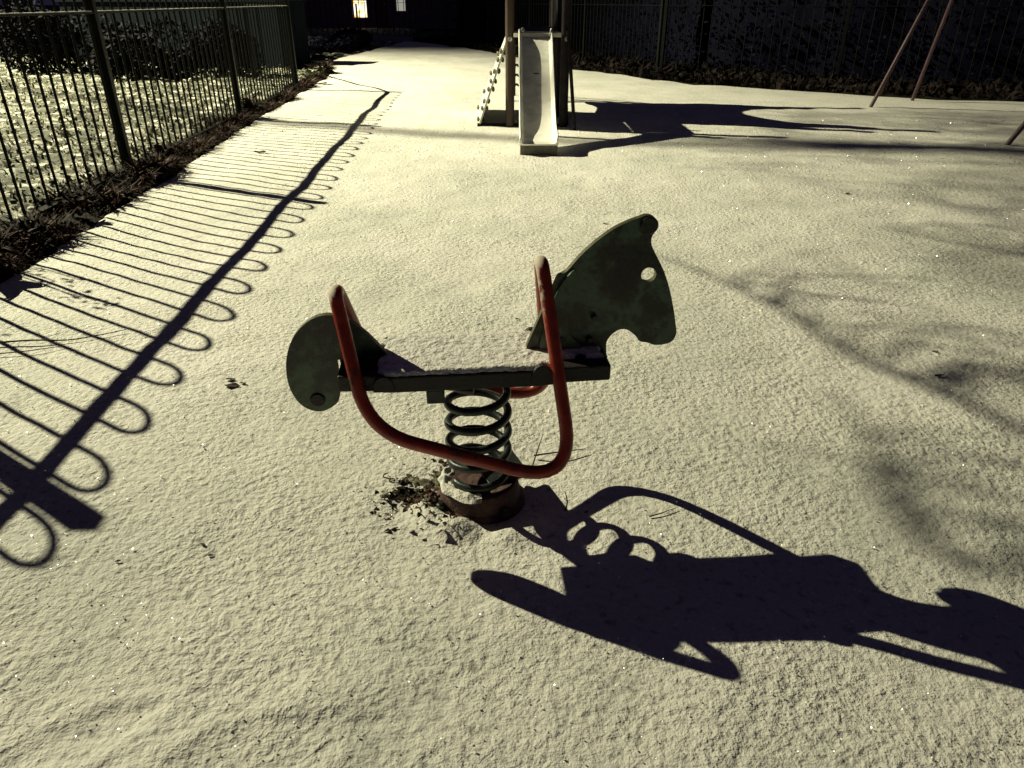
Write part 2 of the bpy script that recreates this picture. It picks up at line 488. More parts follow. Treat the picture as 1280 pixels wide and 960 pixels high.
# verge of bare soil under the fence
V = []; F = []
N_ = 300
for j in range(N_ + 1):
    yy = -2 + 17.5 * j / N_
    fx = F0.x + FU.x * (yy - F0.y); a = fx - .12; b = interp(XL, yy) + .12
    for i in range(9):
        t = i / 8; xx = a + (b - a) * t
        V.append((xx, yy, -.03 + .045 * math.sin(math.pi * t) + .02 * noise.noise(Vector((xx * 8, yy * 8, 2)))))
for j in range(N_):
    for i in range(8):
        k = j * 9 + i; F.append((k, k + 1, k + 10, k + 9))
tag(mesh_obj("fence_verge", V, F, VERGE, smooth=True), kind="structure")
# verge beyond the far edge of the playground
V = []; F = []
FARL = [(9.9, 8.35), (6.28, 9.52), (3.99, 10.68), (2.83, 11.53), (2.08, 12.66), (1.55, 13.7), (.97, 14.36), (-.34, 18.9), (-2.32, 23.29), (-3.0, 24.4)]
def far_pt(t):
    n = len(FARL) - 1; s = min(int(t * n), n - 1); q = t * n - s
    a = Vector((*FARL[s], 0)); b = Vector((*FARL[s + 1], 0))
    return a.lerp(b, q), (b - a).normalized()
for j in range(161):
    p, d = far_pt(j / 160)
    nrm = Vector((d.y, -d.x, 0))
    if nrm.y < 0: nrm = -nrm
    for i in range(9):
        t = i / 8; q = p + nrm * (-.3 + 2.2 * t)
        V.append((q.x, q.y, -.06 + .10 * math.sin(math.pi * min(1, t * 1.4)) + .04 * noise.noise(Vector((q.x * 4, q.y * 4, 2)))))
for j in range(160):
    for i in range(8):
        k = j * 9 + i; F.append((k, k + 1, k + 10, k + 9))
tag(mesh_obj("far_verge", V, F, VERGE, smooth=True), kind="structure")

# ------------------------------------------------------------------ street lamp outside the frame, the one light of the place
lamp = empty("street_lamp", (-20.6, 14.4, -.16))
tag(lamp, "tall street lamp with its lit head standing beyond the left railings", "street lamp")
off = LAMP - Vector(lamp.location)
m = MB(); m.tube([(0, 0, 0), (0, 0, 1.2), (0, 0, 1.25), (0, 0, off.z - .3)], [.11, .11, .075, .055], n=14); m.build("column", CONC, lamp)
m = MB(); m.tube(catmull([(0, 0, off.z - .32), (.1 * off.x, .1 * off.y, off.z + .02), (.55 * off.x, .55 * off.y, off.z + .16), (off.x * .85, off.y * .85, off.z + .14)], 5), .03, n=10); m.build("bracket", CONC, lamp)
hd = MB(); hd.box((off.x, off.y, off.z + .15), (.55, .24, .10), rz=math.atan2(off.y, off.x)); head_o = hd.build("lamp_head", CONC, lamp, bevel=.02)
ln = MB(); ln.box((off.x, off.y, off.z + .088), (.36, .16, .02), rz=math.atan2(off.y, off.x)); ln.build("lens", LAMPGLASS, lamp, smooth=False)
ld = bpy.data.lights.new("lamp_light", 'SPOT')
ld.energy = LAMP_POWER; ld.color = LAMP_COLOR; ld.shadow_soft_size = .10
ld.spot_size = R(LAMP_CONE); ld.spot_blend = 1.0
lo = bpy.data.objects.new("lamp_light", ld)
lo.location = off
lo.rotation_euler = (LAMP_AIM - LAMP).to_track_quat('-Z', 'Y').to_euler()
lk(lo, lamp)

# ------------------------------------------------------------------ spring rider
ANG = R(5.5)
sr = empty("spring_rider", A, ANG)
tag(sr, "pony shaped spring rider with red tube handles and snowy seat in the foreground", "spring rider")
headpts = [(.113, .395), (.113, .412), (.149, .501), (.171, .554), (.180, .574), (.199, .586), (.225, .617), (.257, .647), (.292, .673), (.324, .689), (.350, .698), (.364, .702), (.379, .698), (.388, .685), (.387, .671), (.379, .656), (.379, .640), (.391, .616), (.411, .581), (.428, .540), (.443, .490), (.452, .452), (.456, .428), (.448, .410), (.431, .403), (.408, .402), (.390, .409), (.372, .413), (.361, .427), (.342, .442), (.325, .444), (.308, .434), (.296, .416), (.296, .392), (.300, .375), (.298, .355), (.13, .355)]
hp = [(v.x, v.y) for v in catmull([Vector((u, z, 0)) for u, z in headpts[1:35]], 4)]
hp = [(.113, .395)] + hp + [(.296, .352), (.13, .352)]
eye = [(.379 + .0165 * math.cos(t * math.pi / 14), .571 + .0165 * math.sin(t * math.pi / 14)) for t in range(28)]
head = plate("head_panel", hp, .016, GREENB, sr, holes=[eye], edge=EDGEB)
# outer mane layer: a second board whose back edge steps at the neck
mane = [(.168, .520), (.190, .566), (.214, .590), (.214, .560), (.205, .50), (.21, .44), (.235, .405), (.15, .405), (.145, .44)]
mn = [(v.x, v.y) for v in catmull([Vector((u, z, 0)) for u, z in mane], 5, closed=True)]
plate("mane_panel", mn, .010, GREENB, sr, cy=-.0135)
m = MB()
def disc(m, u, z, r, y0, y1, n=24):
    vs = []
    for yy, rr in ((y0, r), (y1 + .003, r), (y1, r * .85)):
        vs += [(u + rr * math.cos(2 * math.pi * k / n), yy, z + rr * math.sin(2 * math.pi * k / n)) for k in range(n)]
    fs = []
    for i in range(2):
        for k in range(n):
            fs.append((i * n + k, i * n + (k + 1) % n, (i + 1) * n + (k + 1) % n, (i + 1) * n + k))
    fs.append(tuple(range(2 * n, 3 * n))); fs.append(tuple(reversed(range(n))))
    m.add(vs, fs)
disc(m, .3695, .681, .0195, .008, -.016); m.build("ear_disc", TAILB, sr)
tailpts = [(-.165, .372), (-.172, .378), (-.181, .388), (-.207, .418), (-.232, .450), (-.250, .469), (-.269, .487), (-.293, .499), (-.321, .504), (-.352, .496), (-.382, .472), (-.403, .442), (-.417, .404), (-.422, .366), (-.419, .329), (-.406, .296), (-.387, .277), (-.363, .269), (-.341, .274), (-.319, .290), (-.311, .312), (-.309, .336), (-.308, .360), (-.309, .392), (-.303, .398)]
tp = [(v.x, v.y) for v in catmull([Vector((u, z, 0)) for u, z in tailpts], 4)]
tp += [(-.298, .358), (-.17, .358)]
tail = plate("tail_panel", tp, .016, TAILB, sr, edge=EDGEB)
for bu, bz in ((.262, .478), (.19, .43), (.255, .425)):
    m = MB(); disc(m, bu, bz, .007, .0, -.0225, n=12); m.build("panel_bolt", STEELD, sr)
m = MB(); disc(m, -.362, .300, .017, .008, -.013); m.build("tail_bolt_cap", SEATB, sr)
# seat board with rounded ends
def rrect(u0, u1, w, r, n=5):
    pts = []
    for (cu, cw, a0) in ((u1 - r, w - r, 0), (u0 + r, w - r, 90), (u0 + r, -w + r, 180), (u1 - r, -w + r, 270)):
        for k in range(n + 1):
            a = R(a0 + 90 * k / n); pts.append((cu + r * math.cos(a), cw + r * math.sin(a)))
    return pts
def slab(name, outline, z0, z1, mat, parent, bevel=.004):
    n = len(outline)
    vs = [(u, w, z0) for u, w in outline] + [(u, w, z1) for u, w in outline]
    fs = [tuple(reversed(range(n))), tuple(range(n, 2 * n))] + [(k, (k + 1) % n, (k + 1) % n + n, k + n) for k in range(n)]
    o = mesh_obj(name, vs, fs, mat, parent)
    if bevel:
        b = o.modifiers.new("bevel", 'BEVEL'); b.width = bevel; b.segments = 2; b.limit_method = 'ANGLE'; b.angle_limit = R(40)
    return o
seat_out = [(-.300, -.088), (-.300, .088), (-.225, .092), (-.205, .101), (-.190, .103), (.125, .103), (.140, .101), (.160, .092), (.290, .088), (.290, -.088), (.160, -.092), (.140, -.101), (.125, -.103), (-.190, -.103), (-.205, -.101), (-.225, -.092)][::-1]
slab("seat_board", seat_out, .358, .396, SEATB, sr)
# snow on the seat
V = []; F = []
nu, nw = 150, 56
for i in range(nu + 1):
    u = -.292 + .575 * i / nu
    hw = .099 if -.2 < u < .135 else .085
    for k in range(nw + 1):
        w = -hw + 2 * hw * k / nw
        e = min((w + hw), (hw - w), u + .292, .283 - u)
        h = .396 + .010 * min(1, max(0, e) / .008) ** .5 + .0015 * noise.noise(Vector((u * 45, w * 45, 0))) + .002 * noise.noise(Vector((u * 12, w * 12, 3)))
        if u > .165: h -= .016 * max(0, min(1, (u - .165) / .03)) * (0 if (abs(w) < .05 and noise.noise(Vector((u * 20, w * 20, 8))) > -.12) else 1)
        if u < -.2: h -= .014 * max(0, min(1, (-.2 - u) / .02)) * (1 if noise.noise(Vector((u * 16, w * 16, 4))) < .12 else 0)
        V.append((u, w + .0025 * noise.noise(Vector((u * 60, k, 0))), h))
for i in range(nu):
    for k in range(nw):
        a = i * (nw + 1) + k; F.append((a, a + nw + 1, a + nw + 2, a + 1))
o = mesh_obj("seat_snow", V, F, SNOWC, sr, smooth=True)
o["label"] = "crusted snow lying on the seat board"
# cheek blocks either side of the handle feet on the seat
def cheek(u0, u1, h, wy, name="cheek_block"):
    pts = []
    for k in range(13):
        a = math.pi * k / 12
        pts.append(((u0 + u1) / 2 - (u1 - u0) / 2 * math.cos(a), .363 + (h - .011) * math.sin(a) ** .7))
    return plate(name, pts, .014, SEATB, sr, cy=wy, bevel=.003)
for wy in (-.099, .099):
    cheek(.112, .160, .058, wy)
    cheek(-.225, -.180, .046, wy)
# handle and footrest tube, one closed bend
TL, TRR = (-.294, .552), (.144, .602)
loop = [(TL[0], -.017, TL[1]), (-.240, -.135, .285), (.200, -.196, .160), (TRR[0], -.017, TRR[1]),
        (TRR[0], .017, TRR[1]), (.200, .196, .160), (-.240, .135, .285), (TL[0], .017, TL[1])]
lp = rounded(loop, [.017, .10, .14, .017, .017, .14, .10, .017], per=9)
m = MB(); m.tube(lp, .0152, n=14, closed=True)
tube_o = m.build("handle_tube", RED, sr, angle=60)
# clamp plates under the seat
m = MB(); m.box((.0, 0, .349), (.20, .14, .016)); m.build("mounting_plate", STEELD, sr, bevel=.003)
for w_ in (-.062, .062):
    m = MB(); m.box((-.095, w_, .330), (.04, .03, .036)); m.build("tube_clamp", STEELD, sr, bevel=.004)
# the coil
pts = []
turns = 5.15; NP = 220
for i in range(NP + 1):
    t = i / NP; a = 2 * math.pi * turns * t + 3.6
    z = .068 + (.335 - .068) * t
    if t < .14: z = .068 + .267 * .14 * (t / .14) ** 2
    if t > .86: z = .335 - .267 * .14 * ((1 - t) / .14) ** 2
    rr = .071 - .006 * (abs(t - .5) * 2) ** 3
    pts.append((rr * math.cos(a), rr * math.sin(a), z))
m = MB(); m.tube(pts, .0098, n=10); m.build("coil_spring", STEELD, sr, angle=70)
# base
m = MB(); m.lathe([(.112, -.03), (.112, .000), (.108, .006), (.100, .012), (.098, .030), (.096, .050), (.091, .056), (.03, .056)], n=40); m.build("base_drum", BASEM, sr, angle=35)
m = MB(); m.box((.055, .035, .060), (.11, .12, .010), rz=.3); m.build("base_plate", STEELD, sr, bevel=.002)
for a in (30, 120, 210, 300):
    m = MB(); m.lathe([(.011, 0), (.011, .012), (.007, .014), (.007, .02)], n=6, c=(.112 * math.cos(R(a)), .112 * math.sin(R(a)), .012)); m.build("base_bolt", STEELD, sr)
# snow rim on the base
V = []; F = []
for i in range(61):
    a = R(150 + 120 * i / 60)
    for k in range(9):
        r = .066 + .036 * k / 8
        h = .056 + .010 * math.sin(math.pi * k / 8) * (1 + noise.noise(Vector((a * 4, k * .5, 0)))) - .003
        r2 = r + .006 * noise.noise(Vector((a * 5, k * .3, 4)))
        V.append((r2 * math.cos(a), r2 * math.sin(a), h))
for i in range(60):
    for k in range(8):
        q = i * 9 + k; F.append((q, q + 9, q + 10, q + 1))
o = mesh_obj("base_snow", V, F, SNOW, sr, smooth=True); o["label"] = "crescent of snow caught on the base rim"

# ------------------------------------------------------------------ left bow-top railings
def fence_mats(): return FENCEM
def make_hoop(pitch=.128, top=1.172, r=.0078):
    h = pitch / 2
    pts = [(0, -h, .0), (0, -h, .55), (0, -h, top - h)]
    for k in range(1, 8):
        a = math.pi * k / 8
        pts.append((0, -h * math.cos(a), top - h + h * math.sin(a)))
    pts += [(0, h, top - h), (0, h, .55), (0, h, .0)]
    m = MB(); m.tube(pts, r, n=6); return m
def run_fence(label, origin, direction, npan, span, loops, group=None, post_h=1.199, first=0, rad=.0090, name="bow_top_railings", frost=True):
    ang = math.atan2(-direction.x, direction.y)
    root = empty(name, origin, ang)
    tag(root, label, "railings", group)
    hoop0 = None; post0 = None
    pitch = span / (2 * loops)
    for p in range(first, first + npan + 1):
        if post0 is None:
            m = MB(); m.box((0, 0, post_h / 2 - .05), (.062, .05, post_h + .1)); post0 = m.build("post", FENCEM, root, smooth=False, bevel=.003); q = post0
        else:
            q = post0.copy(); lk(q, root)
        q.location = (0, p * span, 0)
    for p in range(first, first + npan):
        for k in range(loops):
            if hoop0 is None:
                hoop0 = make_hoop(pitch, 1.175, rad).build("hoop", FENCEM, root); q = hoop0
            else:
                q = hoop0.copy(); lk(q, root)
            q.location = (0, p * span + pitch * (2 * k + 1), 0)
        for z, nm in ((1.029, "top_rail"), (.055, "bottom_rail")):
            m = MB(); m.box((0, p * span + span / 2, z), (.055, span - .05, .011)); m.build(nm, FENCEM, root, smooth=False)
        if not frost: continue
        m = MB(); m.box((0, p * span + span / 2, 1.0375), (.045, span - .08, .006)); o = m.build("rail_frost", FROSTR, root, smooth=False)
    return root
fl = run_fence("dark bow-topped metal railings along the left side of the snowy playground", F0, FU, 5, SP, 11, first=-2)
# end rail running off the last post
p3 = Vector((0, 3 * SP, 1.03))
m = MB(); m.tube([p3, p3 + Vector((-.75, 1.45, 0)), p3 + Vector((-1.15, 2.25, 0))], .016, n=8); m.build("end_rail", FENCEM, fl)
m = MB(); m.box((p3.x - 1.15, p3.y + 2.25, .5), (.05, .05, 1.1)); m.build("end_post", FENCEM, fl, smooth=False)

# far railings
fa = Vector((9.6, 9.15, 0)); fb = Vector((2.45, 13.0, 0)); d = (fb - fa).normalized()
run_fence("dark railings behind the swing and slide along the far edge", fa, d, 3, (fb - fa).length / 3, 10, rad=.008, frost=False)
fc = Vector((-.6, 20.6, 0)); d2 = (fc - fb).normalized()
run_fence("short run of dark railings behind the slide going back towards the houses", fb + d2 * .1, d2, 3, ((fc - fb).length - .1) / 3, 10, rad=.008, frost=False)

# ------------------------------------------------------------------ leaves and grass
def leaf_cloud(name, n, placer, mat, wid=(.008, .02), length=(.04, .12), curl=.5, seed=1):
    """n bent blades/leaves; placer(rng) -> (x, y, z, lean direction, lean amount, size factor)"""
    rng = random.Random(seed)
    V = []; F = []
    for _ in range(n):
        x, y, z, az, lean, s = placer(rng)
        L = rng.uniform(*length) * s; w = rng.uniform(*wid) * s
        d = Vector((math.cos(az), math.sin(az), 0)); side = Vector((-d.y, d.x, 0))
        side.rotate(__import__('mathutils').Euler((rng.uniform(-.7, .7), rng.uniform(-.7, .7), 0)))
        p0 = Vector((x, y, z))
        up = Vector((0, 0, 1))
        p1 = p0 + (d * math.sin(lean * .6) + up * math.cos(lean * .6)) * L * .5
        p2 = p1 + (d * math.sin(lean + curl) + up * math.cos(lean + curl)) * L * .5
        b = len(V)
        V += [p0 - side * w * .35, p0 + side * w * .35, p1 - side * w * .5, p1 + side * w * .5, p2]
        F += [(b, b + 1, b + 3, b + 2), (b + 2, b + 3, b + 4)]
    return mesh_obj(name, V, F, mat)
def fx(yy): return F0.x + FU.x * (yy - F0.y)
def place_verge(r):
    yy = 1.2 + 13.3 * r.random() ** .9
    a, b = fx(yy) - .10, interp(XL, yy) + .03
    t = r.random()
    x = a + (b - a) * t
    c = .35 + 1.7 * max(0, noise.noise(Vector((x * 2.2, yy * 1.9, 0))) + .22)
    if yy < 4.8: c *= 1.5
    if yy > 8.5: c *= 1.2
    return x, yy, -.02, r.uniform(0, 6.3), r.uniform(.3, 1.4), c
o = leaf_cloud("verge_weeds", 44000, place_verge, WEED, wid=(.003, .013), length=(.04, .15), seed=3)
tag(o, "tangled dead weeds and leaves along the foot of the left railings", "weeds", kind="stuff")
def place_bank(r):
    yy = 2.0 + 13 * r.random() ** 1.2; x = fx(yy) - .1 - 7.5 * r.random() ** 1.3
    return x, yy, rough_h(x, yy) - .01, r.uniform(0, 6.3), r.uniform(.2, 1.3), r.uniform(.6, 1.4)
o = leaf_cloud("frosted_grass", 17000, place_bank, FROSTG, wid=(.008, .03), length=(.03, .09), seed=5)
tag(o, "frosted rough grass on the bank beyond the left railings", "grass", kind="stuff")
def place_far(r):
    p, d = far_pt(r.random() ** .8); nrm = Vector((d.y, -d.x, 0))
    if nrm.y < 0: nrm = -nrm
    q = p + nrm * (r.random() * 1.5 - .03)
    return q.x, q.y, 0.0, r.uniform(0, 6.3), r.uniform(.2, 1.3), r.uniform(.7, 1.5)
o = leaf_cloud("far_verge_weeds", 9000, place_far, WEED, wid=(.02, .06), length=(.06, .2), seed=8)
o.data.materials[0] = WEEDF
tag(o, "dark dead undergrowth along the far edge behind the slide", "weeds", kind="stuff")

# broad-leaved weeds in the verge, each a plant
def weed_plant(loc, s, n, label, seed, mat=WEED):
    rng = random.Random(seed)
    root = empty("weed_plant", loc)
    tag(root, label, "weed")
    base = None
    V0 = []; F0_ = []
    for k in range(6):
        t = k / 5; w = .028 * math.sin(math.pi * min(1, .12 + t * .88)) + .002
        cx, cz = .15 * t, .07 * math.sin(math.pi * t * .8)
        V0 += [(cx, -w, cz + .006), (cx, 0, cz), (cx, w, cz + .006)]
    for k in range(5):
        b = k * 3; F0_ += [(b, b + 1, b + 4, b + 3), (b + 1, b + 2, b + 5, b + 4)]
    for i in range(n):
        if base is None:
            base = mesh_obj("leaf", V0, F0_, mat, root, smooth=True); q = base
        else:
            q = base.copy(); lk(q, root)
        q.rotation_euler = (rng.uniform(-.3, .3), -rng.uniform(0, .9), rng.uniform(0, 6.3)); k = s * rng.uniform(.6, 1.2); q.scale = (k, k, k)
    return root
weed_plant((-2.42, 4.05, .03), 1.0, 11, "broad curled weed leaves at the foot of the railings left of the first post", 1)
weed_plant((-2.60, 5.60, .03), .9, 10, "dark leafy weed clump at the foot of the thick railing post", 2)
weed_plant((-2.74, 8.10, .03), 1.1, 12, "dark bushy weed at the foot of the second railing post", 3)
weed_plant((-3.00, 11.7, .03), 1.3, 10, "frosted pale weed at the far end of the left verge", 4, FROSTG)
weed_plant((-3.05, 12.7, .02), 1.0, 8, "small green weed poking out of snow at the verge corner", 6, FROSTG)
weed_plant((-2.35, 3.1, .02), 1.2, 12, "large dark weed clump nearest the camera beside the railings", 5)

# leaf litter and twigs on the snow
def litter(name, q, s, rz, label, seed):
    rng = random.Random(seed)
    V = []; n = 7
    for k in range(n):
        a = 2 * math.pi * k / n
        V.append((s * math.cos(a) * rng.uniform(.8, 1.2), s * .45 * math.sin(a) * rng.uniform(.6, 1.3), s * rng.uniform(.05, .5)))
    V.append((0, 0, s * .15))
    F = [(k, (k + 1) % n, n) for k in range(n)]
    V += [(v[0], v[1], v[2] - s * .12) for v in V]
    F += [((k + 1) % n + n + 1, k + n + 1, 2 * n + 1) for k in range(n)] + [(k, k + n + 1, (k + 1) % n + n + 1, (k + 1) % n) for k in range(n)]
    o = mesh_obj(name, V, F, DEADLEAF)
    o.location = (q[0], q[1], snow_h(*q) + .002); o.rotation_euler = (0, 0, rz)
    tag(o, label, "leaf" if name == "dead_leaf" else "twig")
    return o
LIT = [((-.915, 2.10), .016, .0, "dark leaf scrap, rear left of the pair lying left of the pony's tail"),
       ((-.865, 2.075), .013, -.3, "dark leaf scrap, rear right of the pair lying left of the pony's tail"),
       ((-.895, 2.055), .022, .1, "long dark leaf scrap in front of the pair left of the pony's tail"),
       ((-.705, 1.30), .0075, -.4, "small dark crumb of leaf on the snow left of the spring, nearer the railings"),
       ((-.675, 1.265), .0075, .2, "small dark crumb of leaf on the snow left of the spring, beside another crumb"),
       ((-.87, 1.24), .007, .1, "tiny dark leaf bit on the snow near the big post shadow"),
       ((1.41, 2.14), .017, .2, "dark curled leaf on the snow at the right of the pony's nose"),
       ((1.50, 2.34), .013, -.6, "thin dark leaf on the snow behind the curled one at right"),
       ((2.45, 3.2), .018, .0, "dead leaf lying farthest right on the snow in the branch shadows"),
       ((2.15, 4.7), .02, .3, "dead leaf on the snow in front of the swing leg"),
       ((-2.04, 6.1), .045, .2, "frosted leaf patch on the snow between the shadows of the railings"),
       ((.18, 1.42), .006, .8, "speck of dark leaf beside the footrest shadow"),
       ((-.52, 1.35), .006, .8, "speck of dark leaf left of the spring base"),
       ((.02, 2.62), .010, .3, "small dark leaf on the snow just behind the seat"),
       ((-.13, 2.72), .009, .3, "small dark leaf on the snow behind the seat, left of another"),
       ((.52, 4.0), .014, .3, "dark leaf speck on the snow above the pony's mane")]
for i, (q, s, rz, lb) in enumerate(LIT): litter("dead_leaf", q, s, rz, lb, i)
def twig(pts, r, label, mat=TWIG):
    P = [Vector((x, y, snow_h(x, y) + z)) for x, y, z in pts]
    m = MB(); m.tube(catmull(P, 4), [r * (1 - .6 * i / ((len(P) - 1) * 4)) for i in range((len(P) - 1) * 4 + 1)], n=6)
    o = m.build("fallen_twig", mat); tag(o, label, "twig"); return o
twig([(-1.95, 2.36, .01), (-1.75, 2.40, .016), (-1.60, 2.42, .01), (-1.44, 2.50, .012)], .004, "long thin twig lying across the railing shadows at the left edge")
twig([(-1.96, 2.28, .006), (-1.75, 2.31, .012), (-1.60, 2.37, .008)], .003, "thin twig just in front of the longer one at the left edge")
twig([(.06, 1.66, .01), (.12, 1.655, .02), (.20, 1.68, .012)], .003, "bent twig lying on the snow behind the spring base")
twig([(.05, 1.60, .004), (.07, 1.66, .03), (.085, 1.70, .05)], .0022, "upright twig poking out of snow behind the spring base")
twig([(.13, 1.43, .0), (.135, 1.44, .02), (.13, 1.455, .04)], .0022, "tiny upright twig between the two footrest shadows")
twig([(.33, 1.40, .004), (.36, 1.41, .006), (.40, 1.43, .006)], .002, "small twig lying inside the far footrest shadow loop")
# grass and crumbs round the base
def place_base(r):
    if r.random() < .62:
        x = A.x - .165 + r.gauss(0, .032); y = A.y - .005 + r.gauss(0, .028)
    else:
        a = R(r.uniform(110, 265)); rad = .115 + .15 * r.random() ** 1.8
        x = A.x + rad * math.cos(a) * 1.15; y = A.y + rad * math.sin(a) * .85
    return x, y, snow_h(x, y) - .004, r.uniform(0, 6.3), r.uniform(.9, 1.6), r.uniform(.35, 1.3) ** 1.5
o = leaf_cloud("base_grass", 620, place_base, WEED, wid=(.004, .012), length=(.006, .030), seed=11)
tag(o, "flattened dead grass and crumbs in the snow left of the spring base", "grass", kind="stuff")

V = []; F = []; n = 70
for j in range(n + 1):
    for i in range(n + 1):
        x = A.x - .33 + .40 * i / n; y = A.y - .16 + .34 * j / n
        V.append((x, y, snow_h(x, y) + .0025 + .003 * noise.noise(Vector((x * 80, y * 80, 0)))))
for j in range(n):
    for i in range(n):
        x, y, _ = V[j * (n + 1) + i]
        r_ = math.hypot((x - A.x + .11) / .15, (y - A.y - .01) / .11)
        if noise.noise(Vector((x * 28, y * 28, 3))) + .6 * noise.noise(Vector((x * 90, y * 90, 3))) > -.18 + .85 * max(0, r_ - .25):
            k = j * (n + 1) + i; F.append((k, k + 1, k + n + 2, k + n + 1))
o = mesh_obj("bare_soil", V, F, DIRT, smooth=True); tag(o, "patchy bare soil showing through snow left of the spring base", "soil", kind="stuff")

# sparkling crystals on the snow
rng = random.Random(21)
V = []; F = []
for _ in range(13000):
    y = .45 + 7.5 * rng.random() ** 1.5
    x = rng.uniform(-.9, .9) * (.9 + y)
    if x < interp(XL, y) + .05: continue
    s = .0017 * (1 + .33 * y) * (.35 + .85 * rng.random() ** 2.2)
    c = Vector((x, y, snow_h(x, y) + .004))
    ax = Vector((rng.gauss(0, 1), rng.gauss(0, 1), rng.gauss(0, 1))).normalized(); bx = ax.orthogonal().normalized(); cx_ = ax.cross(bx)
    b = len(V)
    V += [c + ax * s, c - ax * s, c + bx * s, c - bx * s, c + cx_ * s, c - cx_ * s]
    F += [(b, b + 2, b + 4), (b + 2, b + 1, b + 4), (b + 1, b + 3, b + 4), (b + 3, b, b + 4), (b + 2, b, b + 5), (b + 1, b + 2, b + 5), (b + 3, b + 1, b + 5), (b, b + 3, b + 5)]
tag(mesh_obj("snow_crystals", V, F, ICE), "tiny glinting ice crystals scattered over the snow", "ice crystals", kind="stuff")

# ------------------------------------------------------------------ slide tower
tw = empty("slide_tower", (.2, 7.5, 0))
tag(tw, "slide with steel chute, dark posts and climbing wall standing in the snow", "slide")
ox, oy = -.2, -7.5
def T(x, y, z=0): return (x + ox, y + oy, z)
for (x, y, h, mt) in ((-.02, 7.52, 1.22, POSTBR), (.50, 7.50, 1.22, TOWERP), (-.02, 8.22, 2.06, TOWERP), (.50, 8.22, 2.06, TOWERP), (-.02, 9.62, 2.06, TOWERP), (.50, 9.62, 2.06, TOWERP)):
    m = MB(); m.tube([T(x, y, -.05), T(x, y, h)], .042, n=16)
    p = m.build("post", mt, tw, angle=50)
    m = MB(); m.lathe([(.046, 0), (.046, .03), (.02, .05)], n=16, c=T(x, y, h)); m.build("post_cap", TOWERP, p)
m = MB(); m.box(T(.24, 8.57, .80), (.46, 2.06, .05)); m.build("deck", TOWERP, tw, bevel=.004)
# side panels, wavy top between the posts
def side_panel(x, name="side_panel"):
    out = [(0, .74), (.08, .66), (.2, .70), (.5, .64), (1.0, .70), (1.3, .64), (1.44, .74), (1.44, 1.60), (1.36, 1.84), (1.22, 1.52), (1.0, 1.36), (.72, 1.30), (.45, 1.36), (.22, 1.54), (.08, 1.86), (0, 1.7)]
    c = catmull([Vector((a, b, 0)) for a, b in out], 3, closed=True)
    n = len(c)
    vs = [T(x - .01, 8.22 + v.x * .97, v.y) for v in c] + [T(x + .01, 8.22 + v.x * .97, v.y) for v in c]
    tr = tessellate_polygon([[Vector((v.x, v.y, 0)) for v in c]])
    fs = [tuple(t) for t in tr] + [tuple(i + n for i in reversed(t)) for t in tr] + [(k, (k + 1) % n, (k + 1) % n + n, k + n) for k in range(n)]
    return mesh_obj(name, vs, fs, TOWERB, tw)
side_panel(-.02); side_panel(.50)
# chute
cp = [(6.03, .085), (6.08, .10), (6.2, .105), (6.34, .135), (6.5, .215), (6.75, .375), (7.0, .54), (7.2, .675), (7.32, .75), (7.42, .79), (7.52, .80)]
cc = catmull([Vector((0, a, b)) for a, b in cp], 4)
V = []; F = []
prof = [(-.155, .066), (-.148, .072), (-.140, .066), (-.136, .02), (-.12, .003), (-.06, 0), (.06, 0), (.12, .003), (.136, .02), (.140, .066), (.148, .072), (.155, .066), (.155, -.012), (-.155, -.012)]
for i, p in enumerate(cc):
    t = (cc[min(i + 1, len(cc) - 1)] - cc[max(i - 1, 0)]).normalized(); nn = Vector((0, -t.z, t.y))
    tr_ = i / (len(cc) - 1)
    for (u, h) in prof:
        hh = h * (1 if tr_ > .12 or h < 0 else .45 + .55 * tr_ / .12)
        q = p + nn * hh
        V.append(T(.215 + u, q.y, q.z))
n = len(prof)
for i in range(len(cc) - 1):
    for k in range(n):
        F.append((i * n + k, i * n + (k + 1) % n, (i + 1) * n + (k + 1) % n, (i + 1) * n + k))
F.append(tuple(range(n))); F.append(tuple((len(cc) - 1) * n + k for k in reversed(range(n))))
ch = mesh_obj("chute", V, F, CHUTE, tw, smooth=True); ch.data.set_sharp_from_angle(angle=R(35))
m = MB(); m.box(T(.215, 6.045, .035), (.30, .02, .09)); m.build("chute_foot_plate", HOLDM, ch, bevel=.003)
m = MB(); m.box(T(.215, 7.0, .25), (.05, .05, .56)); m.build("chute_support", TOWERP, tw)
m = MB(); m.box(T(.235, 7.47, .815), (.44, .02, .035)); m.build("head_board", PALEB, tw, bevel=.003)
for x in (-.02, .505, .10):
    m = MB(); m.lathe([(.02, 0), (.02, .01), (.008, .016)], n=12)
    b = m.build("bolt_cap", GALV, tw); b.location = T(x, 7.452 if x != .10 else 7.44, .78 if x != .10 else .86); b.rotation_euler = (R(70), 0, 0)
